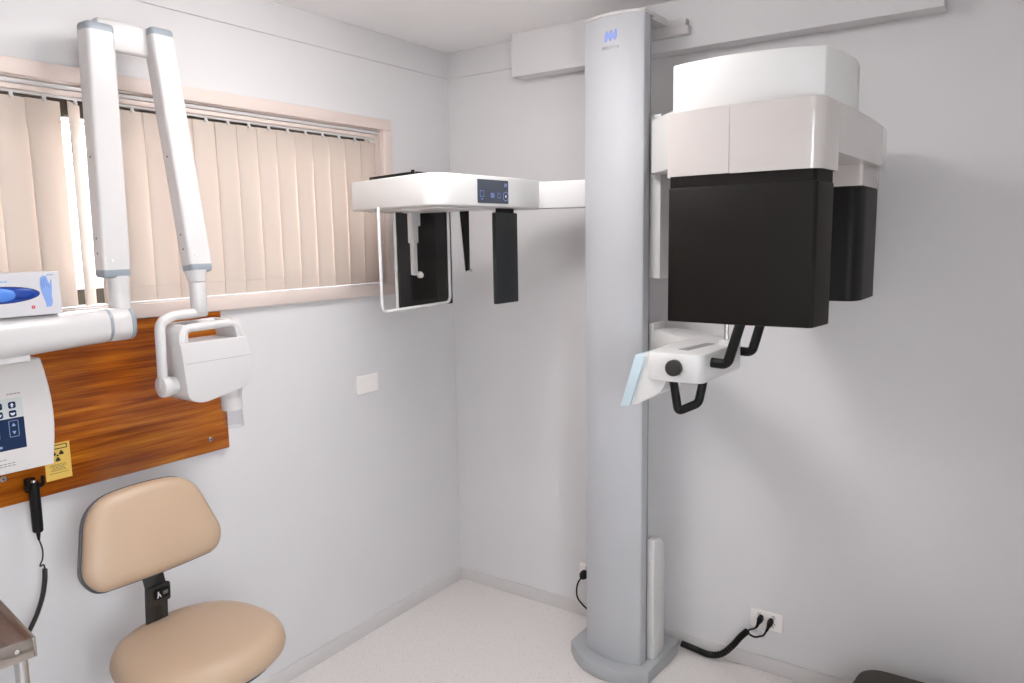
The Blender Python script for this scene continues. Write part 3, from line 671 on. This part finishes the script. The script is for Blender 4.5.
# ------------------------------------------------------------------ panoramic x-ray machine
pm = thing('panoramic_xray_machine', 'tall silver column panoramic dental x-ray machine with black scanning head', 'x-ray machine', (0.96, -0.2, 0))
def arc3(p, q, bul, n_=14):
    """arc from p to q (2D) bulging by bul to the right of the direction p->q"""
    p = Vector(p); q = Vector(q); d = q-p; nrm = Vector((d.y, -d.x)).normalized(); out_ = []
    for k_ in range(n_+1):
        t = k_/n_; out_.append(tuple(p+d*t+nrm*bul*(1-(2*t-1)**2)))
    return out_
b = BM(); ol = arc3((0.775, -0.285), (1.118, -0.325), 0.085, 20)+[(1.126, -0.085), (1.12, -0.055), (0.79, -0.055), (0.775, -0.085)]
prism(b, ol, 0, 0.050, 0.004, 2, None, 25); obj('base', b, 'base', pm)
b = BM(); ol = arc3((0.850, -0.296), (1.077, -0.305), 0.028, 20)+[(1.078, -0.262), (0.850, -0.25)]
prism(b, ol, 0.050, 2.318, 0.002, 2, None, 40); colm = obj('column', b, 'silver', pm)
b = BM(); box(b, (0.862, -0.263, 0.05), (1.068, -0.228, 2.31), 0.003, 1); obj('column_back', b, 'silver_dark', pm)
b = BM(); ol = arc3((0.848, -0.298), (1.0785, -0.307), 0.029, 20)+[(1.0795, -0.225), (0.848, -0.225)]
prism(b, ol, 2.3175, 2.328, 0.002, 1, None, 40); obj('top_cap', b, 'white', pm)
# emblem: three slanted strokes and the maker's name
LX, LZ = 0.9665, 2.252
fy = lambda x: -0.296-0.009*((x-0.850)/0.227)-0.028*(1-(2*(x-0.850)/0.227-1)**2)
b = BM()
for i in range(3):
    x0 = LX-0.0165+i*0.0165; o_ = []
    for k_ in range(16):
        t = 2*PI*k_/16; o_.append((0.0062*math.cos(t)+0.10*0.018*math.sin(t), 0.018*math.sin(t)))
    prism(b, o_, -0.002, 0.0006, 0, 1, face_y(x0, fy(x0), LZ+0.002*i))
for i in range(2):
    x0 = LX-0.008+i*0.0165; o_ = [(-.005, -.004), (.0035, -.010), (.0055, .004), (-.003, .010)]
    prism(b, o_, -0.002, 0.0004, 0, 1, face_y(x0, fy(x0), LZ+0.002))
em = obj('emblem', b, 'blueprint', colm)
b = BM(); text(b, 'MORITA', 0.0165, face_y(LX+.0005, fy(LX)-0.0004, LZ-0.036) @ Matrix.Rotation(0.0, 4, 'Z'), 0.0012, 1.05); obj('lettering', b, 'palegreyprint', colm)
# side cover at the foot of the column
b = BM(); prism(b, round2([(-0.245, 0.0502), (-0.150, 0.0502), (-0.150, 0.462), (-0.185, 0.505), (-0.245, 0.513)], [0, 0, .02, .02, .004], 4), 1.072, 1.100, 0.003, 2, YZ); obj('side_cover', b, 'satin', pm)
# wall bracket
b = BM(); box(b, (1.00, -0.228, 2.312), (1.070, -0.11, 2.336), 0.002, 1); box(b, (0.93, -0.116, 2.276), (1.148, -0.085, 2.304), 0.002, 1); box(b, (0.93, -0.110, 2.303), (1.138, -0.085, 2.330), 0.002, 1); obj('wall_bracket', b, 'white', pm)
# carriage running on the column
b = BM(); box(b, (1.071, -0.246, 1.452), (1.112, -0.150, 2.0), 0.003, 2); box(b, (0.88, -0.2285, 1.45), (1.0715, -0.155, 2.0), 0.003, 2); obj('carriage', b, 'satin', pm)
b = BM(); prism(b, round2([(1.10, -0.30), (1.50, -0.72), (1.70, -0.70), (1.72, -0.42), (1.50, -0.30), (1.10, -0.155), (1.085, -0.155), (1.085, -0.25)], [.02, .03, .1, .1, .03, .01, .0, .0], 5), 1.80, 1.972, 0.004, 2, None, 30); obj('support_arm', b, 'satin', pm)

# scanning head: curved shell, upper box, two black housings
ring_out = [Vector((x_, y_, 0)) for x_, y_ in arc3((1.430, -0.928), (1.752, -0.966), 0.014, 16)]
ring_out += [Vector((1.752, -.966, 0))*(1-t_)**2+Vector((1.784, -.964, 0))*2*t_*(1-t_)+Vector((1.788, -.932, 0))*t_*t_ for t_ in (.15, .3, .45, .6, .75, .9, 1)]
side = smooth_path([(1.7895, -0.90, 0), (1.795, -0.80, 0), (1.800, -0.65, 0), (1.804, -0.48, 0), (1.800, -0.30, 0), (1.782, -0.16, 0), (1.73, -0.09, 0)], 5)
RZ0, RZ1, RN = 1.732, 1.881, 1.774
fpts = [(p_.x, p_.y) for p_ in ring_out]
YS = -0.835
xs = max(p_.x for p_ in side if p_.y < YS+.03)
b = BM(); prism(b, fpts+[(p_.x, p_.y) for p_ in side if p_.y < YS-.002]+[(xs, YS), (1.43, YS)], RZ0, RZ1, 0, 1)
prism(b, [(1.43, YS), (xs, YS)]+[(p_.x, p_.y) for p_ in side if p_.y > YS+.002]+[(1.50, -0.09), (1.43, -0.16)], RN, RZ1, 0, 1)
sh = obj('head_shell', b, 'gloss', pm, 40)
b = BM(); box(b, (1.5897, -0.9616, RZ0+.002), (1.5904, -0.9560, RZ1-.002)); obj('shell_seam', b, 'greyprint', sh)
b = BM(); prism(b, round2([(1.45, -0.46), (1.778, -0.46), (1.778, -0.22), (1.76, -0.11), (1.45, -0.11)], [.01, .01, .05, .05, .01], 4), RZ0-.012, RN+.0005, 0.0, 1); obj('rear_skirt', b, 'gloss', sh, 25)
ubo = arc3((1.432, -0.905), (1.772, -0.885), 0.036, 16)+[(1.790, -0.80), (1.798, -0.70), (1.790, -0.62), (1.74, -0.56), (1.66, -0.52), (1.43, -0.52)]
b = BM(); prism(b, ubo, RZ1-.001, 1.995, 0.003, 2, None, 40); obj('upper_housing', b, 'satin', pm, 40)
# front (near) black housing
fbo = [(1.445, -0.955), (1.60, -0.967), (1.774, -0.960), (1.781, -0.952), (1.792, -0.86), (1.786, -0.845), (1.445, -0.82)]
b = BM(); prism(b, fbo, 1.392, 1.706, 0.003, 2, None, 25); fb = obj('front_housing', b, 'brownblack', pm, 25)
fb2 = [(x_-(0.004 if x_ > 1.6 else -0.002), y_+(.005 if y_ < -.8 else 0)) for x_, y_ in fbo]
b = BM(); prism(b, fb2, 1.704, RZ0+.001, 0, 1); obj('housing_collar', b, 'brownblack', fb, 25)
# rear black housing
rbo = round2([(1.47, -0.42), (1.755, -0.42), (1.773, -0.38), (1.775, -0.20), (1.755, -0.13), (1.47, -0.13)], [.01, .02, .02, .03, .01, .01], 4)
b = BM(); prism(b, rbo, 1.408, RZ0-.011, 0.003, 2, None, 35); obj('rear_housing', b, 'black', pm, 35)

# chin-rest table
CZ0, CZ1 = 1.195, 1.276
b = BM()
ct = round2([(1.288, -0.722), (1.448, -0.722), (1.452, -0.40), (1.40, -0.33), (1.28, -0.42), (1.275, -0.55)], [.012, .035, .04, .03, .03, .02], 6)
prism(b, ct, CZ0, CZ1, 0.005, 2, None, 30); ctb = obj('chin_rest_table', b, 'satin', pm)
b = BM(); prism(b, round2([(1.080, -0.235), (1.080, -0.14), (1.13, -0.14), (1.43, -0.34), (1.44, -0.42), (1.36, -0.46)], [.01, .01, .02, .03, .03, .02], 4), CZ0+.012, CZ1-.003, 0.004, 2, None, 30)
box(b, (1.0715, -0.245, CZ0-.02), (1.09, -0.15, CZ1+.02), 0.003, 2); obj('table_arm', b, 'satin', pm)
b = BM(); prism(b, round2([(1.350, -0.655), (1.380, -0.655), (1.400, -0.49), (1.372, -0.49)], .003, 3), CZ1-.001, CZ1+.0012, 0, 1); obj('top_slot', b, 'greyprint', ctb)
b = BM(); cyl(b, (1.372, -0.720, 1.238), (1.372, -0.728, 1.238), .019, seg=28); cyl(b, (1.372, -0.727, 1.238), (1.372, -0.748, 1.238), .0225, seg=28, bev=.003); obj('side_knob', b, 'rubber', ctb)
# temple supports
b = BM(); tube(b, round_path([(1.440, -0.655, 1.248), (1.492, -0.655, 1.245), (1.532, -0.650, 1.385), (1.550, -0.645, 1.46)], .016, 6), 0.0138, 10, 1.0); obj('temple_support', b, 'black', pm, 50)
b = BM(); tube(b, round_path([(1.440, -0.395, 1.245), (1.478, -0.395, 1.243), (1.518, -0.400, 1.385), (1.536, -0.405, 1.46)], .016, 6), 0.0138, 10, 1.0); obj('temple_support', b, 'black', pm, 50)
# patient grip under the table
b = BM(); tube(b, round_path([(1.350, -0.69, 1.205), (1.367, -0.69, 1.107), (1.418, -0.67, 1.132), (1.426, -0.65, 1.205)], .012, 6), 0.0122, 10); obj('patient_grip', b, 'black', pm, 50)
b = BM(); cyl(b, (1.425, -0.47, CZ1-.03), (1.425, -0.47, CZ1+.012), .022, seg=24, bev=.003); bh = obj('bite_rod_socket', b, 'satin', pm)
b = BM(); cyl(b, (1.425, -0.47, CZ1+.01), (1.425, -0.47, CZ1+.085), .0075, seg=16); obj('bite_rod', b, 'chrome', bh)
# tilted touch panel wrapped in pale blue film
b = BM(); prism(b, [(1.246, 1.263), (1.276, 1.261), (1.229, 1.112), (1.199, 1.108)], 0.520, 0.716, 0.003, 2, XZ); tp = obj('touch_panel', b, 'skyfilm', pm)
b = BM(); prism(b, round2([(1.270, 1.268), (1.300, 1.262), (1.340, 1.20), (1.322, 1.160), (1.250, 1.118), (1.228, 1.114)], [.004, .01, .01, .015, .01, .003], 4), 0.530, 0.706, 0.003, 2, XZ, 30); obj('panel_housing', b, 'satin', pm)

# cephalometric unit carried by the same column
EZ0, EZ1 = 1.701, 1.801
b = BM(); prism(b, arc3((0.60, -0.335), (0.852, -0.265), 0.0, 4)+[(0.852, -0.19), (0.60, -0.25)], EZ0+.002, EZ1-.002, 0.004, 2, None, 30); obj('ceph_arm', b, 'satin', pm)
eo = round2([(0.168, -0.762), (0.66, -0.888), (0.702, -0.46), (0.66, -0.27), (0.55, -0.25), (0.47, -0.42), (0.175, -0.50)], [.02, .085, .14, .05, .05, .1, .03], 8)
b = BM(); prism(b, eo, EZ0, EZ1, 0.006, 3, None, 30); ce = obj('ceph_body', b, 'satin', pm)
b = BM(); prism(b, round2([(0.27, -0.772), (0.54, -0.838), (0.56, -0.55), (0.24, -0.55)], .012, 4), EZ1-.001, EZ1+.011, 0.001, 1); cyl(b, (0.50, -0.80, EZ1+.009), (0.50, -0.80, EZ1+.020), .006, seg=12); obj('ceph_top_plate', b, 'black', ce)
b = BM(); prism(b, round2([(0.22, -0.74), (0.60, -0.82), (0.62, -0.56), (0.25, -0.54)], .03, 4), EZ0-.007, EZ0+.001, 0.002, 1); obj('ceph_under_plate', b, 'offwhite', ce)
# small touch panel on the end face
e0 = Vector((0.668, -0.805, 0)); e1 = Vector((0.7005, -0.474, 0)); ed = (e1-e0).normalized(); en = Vector((ed.y, -ed.x, 0))
def onface(s, z): return Matrix(((ed.x, 0, en.x, e0.x+ed.x*s), (ed.y, 0, en.y, e0.y+ed.y*s), (0, 1, 0, z), (0, 0, 0, 1)))
sA = (Vector((0.68, -0.695, 0))-e0).dot(ed); sB = (Vector((0.695, -0.545, 0))-e0).dot(ed); sM = (sA+sB)/2; sw_ = sB-sA
b = BM(); prism(b, rrect(sw_, 0.076, 0.002, 2, 0, 0), -0.004, 0.0015, 0, 1, onface(sM, 1.750)); sp = obj('ceph_touch_panel', b, 'screenblue', ce)
def icon(pts, z0=0.0012, z1=0.0020):
    b = BM(); prism(b, pts, z0, z1, 0, 1, onface(sM, 1.750)); return obj('panel_icon', b, 'screenicon', sp)
icon(rrect(0.013, 0.012, 0.002, 2, 0.062, 0.023))
icon(rrect(0.018, 0.016, 0.002, 2, -0.004, -0.012)); icon(rrect(0.011, 0.004, 0.001, 2, -0.055, -0.025))
for cx, cy_2, w1, h1 in ((-0.055, -0.008, 0.020, 0.021), (0.028, -0.012, 0.015, 0.018), (0.062, -0.014, 0.029, 0.032)):
    b = BM(); ringprism(b, rrect(w1, h1, min(w1, h1)*.48 if w1 > .025 else .004, 5, cx, cy_2), rrect(w1*.8, h1*.8, min(w1, h1)*.38 if w1 > .025 else .003, 5, cx, cy_2), 0.0012, 0.0020, onface(sM, 1.750)); obj('panel_icon', b, 'screenicon', sp)
b = BM(); prism(b, rrect(0.006, 0.008, 0.002, 3, 0.062, -0.014), 0.0012, 0.0022, 0, 1, onface(sM, 1.750)); obj('panel_icon', b, 'whiteprint', sp)
# black slit panel, detector, hand plate, ear rods, nose rest
b = BM(); box(b, (0.616, -0.535, 1.370), (0.632, -0.400, 1.687), 0.004, 2); sl = obj('slit_panel', b, 'bluegreyblack', pm)
b = BM(); box(b, (0.618, -0.515, 1.686), (0.630, -0.420, EZ0+.001), 0.001, 1); obj('slit_mount', b, 'black', sl)
b = BM(); box(b, (0.300, -0.688, 1.352), (0.318, -0.392, 1.703), 0.004, 2); dt = obj('detector_panel', b, 'brownblack', pm)
b = BM(); box(b, (0.300, -0.692, 1.350), (0.312, -0.6875, 1.703), 0.001, 1); obj('detector_edge', b, 'satin', dt)
b = BM(); fr_ = round_path([(0.43, -0.892, EZ0+.002), (0.43, -0.892, 1.365), (0.43, -0.545, 1.372), (0.43, -0.545, EZ0+.002)], .028, 6); tube(b, fr_, 0.0062, 8, 0.8); hpz = obj('hand_plate_frame', b, 'white', pm, 50)
b = BM(); box(b, (0.4285, -0.888, 1.368), (0.4315, -0.549, EZ0), 0.001, 1); obj('hand_plate', b, 'acrylic', hpz)
def earrod(y_, flip):
    xe = 0.372; b = BM()
    box(b, (xe-.02, y_-.030, EZ0-.012), (xe+.02, y_+.030, EZ0+.001), .003, 2)
    box(b, (xe-.012, y_-.017, 1.585), (xe+.012, y_+.017, EZ0-.010), .006, 2)
    box(b, (xe-.009, y_-.0105, 1.475), (xe+.009, y_+.0105, 1.590), .004, 2)
    o_ = obj('ear_rod_arm', b, 'satin', pm)
    b = BM(); cyl(b, (xe, y_, 1.480), (xe, y_+flip*.034, 1.480), .0065, seg=14); cyl(b, (xe, y_+flip*.026, 1.476), (xe, y_+flip*.040, 1.470), .0125, .009, 14, .002); obj('ear_plug', b, 'plate', o_)
    b = BM(); box(b, (xe-.008, y_+flip*.018, 1.645), (xe+.008, y_+flip*.034, EZ0-.010), .005, 2); obj('ear_rod_clip', b, 'satin', o_)
earrod(-0.668, 1)
b = BM(); prism(b, [(-0.520, 1.703), (-0.478, 1.703), (-0.480, 1.485), (-0.487, 1.481), (-0.494, 1.485)], 0.462, 0.474, 0.001, 1, YZ); nr = obj('nose_rest', b, 'black', pm)
b = BM(); box(b, (0.461, -0.566, 1.485), (0.4745, -0.557, 1.699), .002, 1)
b.free(); b = BM(); prism(b, [(-0.523, 1.703), (-0.519, 1.703), (-0.493, 1.485), (-0.496, 1.485)], 0.459, 0.463, 0.001, 1, YZ); obj('nose_rest_edge', b, 'satin', nr)
b = BM(); cyl(b, (0.462, -0.487, 1.484), (0.485, -0.487, 1.484), .006, seg=12); obj('nose_tip', b, 'chrome', nr)

# ------------------------------------------------------------------ power outlets, plugs and leads on the back wall
def outlet(name, label, x0, x1, z0, z1, slots):
    t = thing(name, label, 'power outlet', ((x0+x1)/2, 0, (z0+z1)/2))
    b = BM(); box(b, (x0, -0.010, z0), (x1, -0.0005, z1), 0.003, 3); pl = obj('plate', b, 'plate', t)
    for sx in slots:
        b = BM(); box(b, (sx-.006, -0.0135, z1-.022), (sx+.006, -0.0095, z1-.009), .001, 1); obj('rocker', b, 'white', t)
        b = BM()
        for a_, dx, dz in ((.5, -.006, 0), (-.5, .006, 0), (0, 0, -.010)):
            box(b, (-.001, -.0104, -.004), (.001, -.0098, .004), 0, 1, Matrix.Translation((sx+dx, 0, z0+.027+dz)) @ Matrix.Rotation(a_, 4, 'Y'))
        obj('socket_slot', b, 'ink', t)
    return t
outlet('double_power_outlet', 'white double power outlet with two black plugs right of column', 1.379, 1.496, 0.163, 0.232, (1.412, 1.463))
outlet('power_outlet', 'white power outlet mostly hidden behind the silver column', 0.655, 0.771, 0.162, 0.232, (0.690, 0.737))
def plug(label, x, z, path, r=0.004):
    t = thing('power_plug', label, 'plug', (x, -0.0145, z))
    b = BM(); pillow(b, sup(.0165, .0185, .8, 20), [(1, 0), (1, .012), (.85, .024), (.5, .030)], Matrix.Translation((x, -.0140, z)) @ Matrix.Rotation(PI/2, 4, 'X')); obj('plug_body', b, 'black', t)
    b = BM(); tube(b, smooth_path(path, 8), r, 8); obj('lead', b, 'black', t); return t
plug('black power plug in the outlet partly hidden by the column', 0.684, 0.190, [(0.684, -.042, .186), (0.672, -.05, .165), (0.664, -.05, .13), (0.672, -.05, .09), (0.72, -.045, .05), (0.80, -.045, .03), (0.86, -.052, .02)], .0035)
def lead_plug(label, x, z, path):
    t = thing('power_plug', label, 'plug', (x, -0.0145, z), 'black plugs in the double outlet')
    b = BM(); pillow(b, sup(.0095, .0135, .8, 20), [(1, 0), (1, .016), (.85, .026), (.5, .032)], Matrix.Translation((x, -.0140, z)) @ Matrix.Rotation(PI/2, 4, 'X')); tube(b, [(x, -.040, z), (x-.002, -.046, z-.012), (x-.008, -.046, z-.026)], [.007, .006, .004], 8); obj('plug_body', b, 'black', t)
    b = BM(); tube(b, smooth_path(path, 8), .0035, 8); obj('lead', b, 'black', t); return t
lead_plug('black plug in the left socket of the double outlet', 1.420, .205, [(1.413, -.046, .181), (1.402, -.048, .172), (1.390, -.045, .165), (1.378, -.045, .152)])
lead_plug('black plug in the right socket of the double outlet', 1.456, .201, [(1.449, -.046, .176), (1.440, -.048, .160), (1.426, -.046, .150), (1.408, -.045, .142), (1.388, -.045, .146)])
for i, (x, z) in enumerate(((1.408, .178), (1.424, .172), (1.440, .164))):
    b = BM(); pillow(b, sup(.012, .008, .8, 14), [(.7, -.006), (1, -.003), (1, .003), (.7, .006)], Matrix.Translation((x, -.062, z)) @ Matrix.Rotation(PI/2-.2+.25*i, 4, 'X'))
    tag(obj('cable_tag', b, 'clearplastic', None, 40, (x, -.062, z)), ('leftmost', 'middle', 'rightmost')[i]+' clear plastic tag on the leads below double outlet', 'tag', 'clear tags on the leads')
path = smooth_path([(1.127, -.045, .030), (1.175, -.040, .022), (1.235, -.040, .016), (1.285, -.042, .035), (1.325, -.045, .080), (1.355, -.045, .125), (1.380, -.045, .156)], 8)
hz = thing('cable_hose', 'black cable hose running from column base to double outlet', 'cable', (1.25, -.04, 0.004))
b = BM(); tube(b, path, .0118, 12); hh = obj('hose', b, 'black', hz)
b = BM()
for i in range(18, 34, 2):
    d = (path[i+1]-path[i-1]).normalized(); cyl(b, path[i]-d*.0012, path[i]+d*.0012, .0122, seg=12)
obj('hose_rib', b, 'rubber', hz)

# ------------------------------------------------------------------ dark padded case at the foot of the back wall
dc = thing('padded_case', 'dark grey rounded padded case at the bottom right photo edge', 'case', (2.02, -0.24, 0))
b = BM(); pillow(b, rrect(0.43, 0.26, 0.07, 8), [(0.97, 0.0), (1, .012), (1, .150), (.985, .175), (.95, .189), (.88, .195), (.5, .197), (.1, .197)], Matrix.Translation((1.985, -0.24, 0))); cb = obj('case_body', b, 'case', dc, 50)
b = BM(); zp = [Vector((1.985+x*1.004, -0.24+y*1.004, .157)) for x, y in rrect(0.43, 0.26, 0.07, 8)]; zp.append(zp[0]); tube(b, zp, .0035, 6); obj('zip', b, 'black', dc)
b = BM(); tube(b, round_path([(1.93, -.24, .300), (1.93, -.24, .318), (2.11, -.24, .318), (2.11, -.24, .300)], .015, 4), .007, 8)
b.free(); b = BM(); box(b, (1.850, -.352, .190), (1.856, -.346, .202), .002, 1); obj('zip_pull', b, 'black', dc)

# ------------------------------------------------------------------ ceiling lamps
for (lx, ly), em in LAMPS:
    t = thing('ceiling_lamp', 'round opal lamp fixed to the ceiling near the window', 'lamp', (lx, ly, H))
    b = BM(); cyl(b, (lx, ly, H-.022), (lx, ly, H-.0005), .28, seg=48, bev=.004); obj('lamp_base', b, 'white', t)
    lm = M['lamp']; bsdf(lm).inputs['Emission Strength'].default_value = em
    b = BM(); n_ = 40; rings = []
    for k in range(9):
        a_ = math.radians(86*k/8); rings.append([b.verts.new((lx+.265*math.cos(a_)*math.cos(2*PI*q/n_), ly+.265*math.cos(a_)*math.sin(2*PI*q/n_), H-.021-.085*math.sin(a_))) for q in range(n_)])
    for k in range(8):
        for q in range(n_): b.faces.new((rings[k][q], rings[k][(q+1) % n_], rings[k+1][(q+1) % n_], rings[k+1][q]))
    b.faces.new(rings[-1]); b.faces.new(rings[0][::-1]); bmesh.ops.recalc_face_normals(b, faces=b.faces[:]); obj('opal_diffuser', b, lm, t, 60)
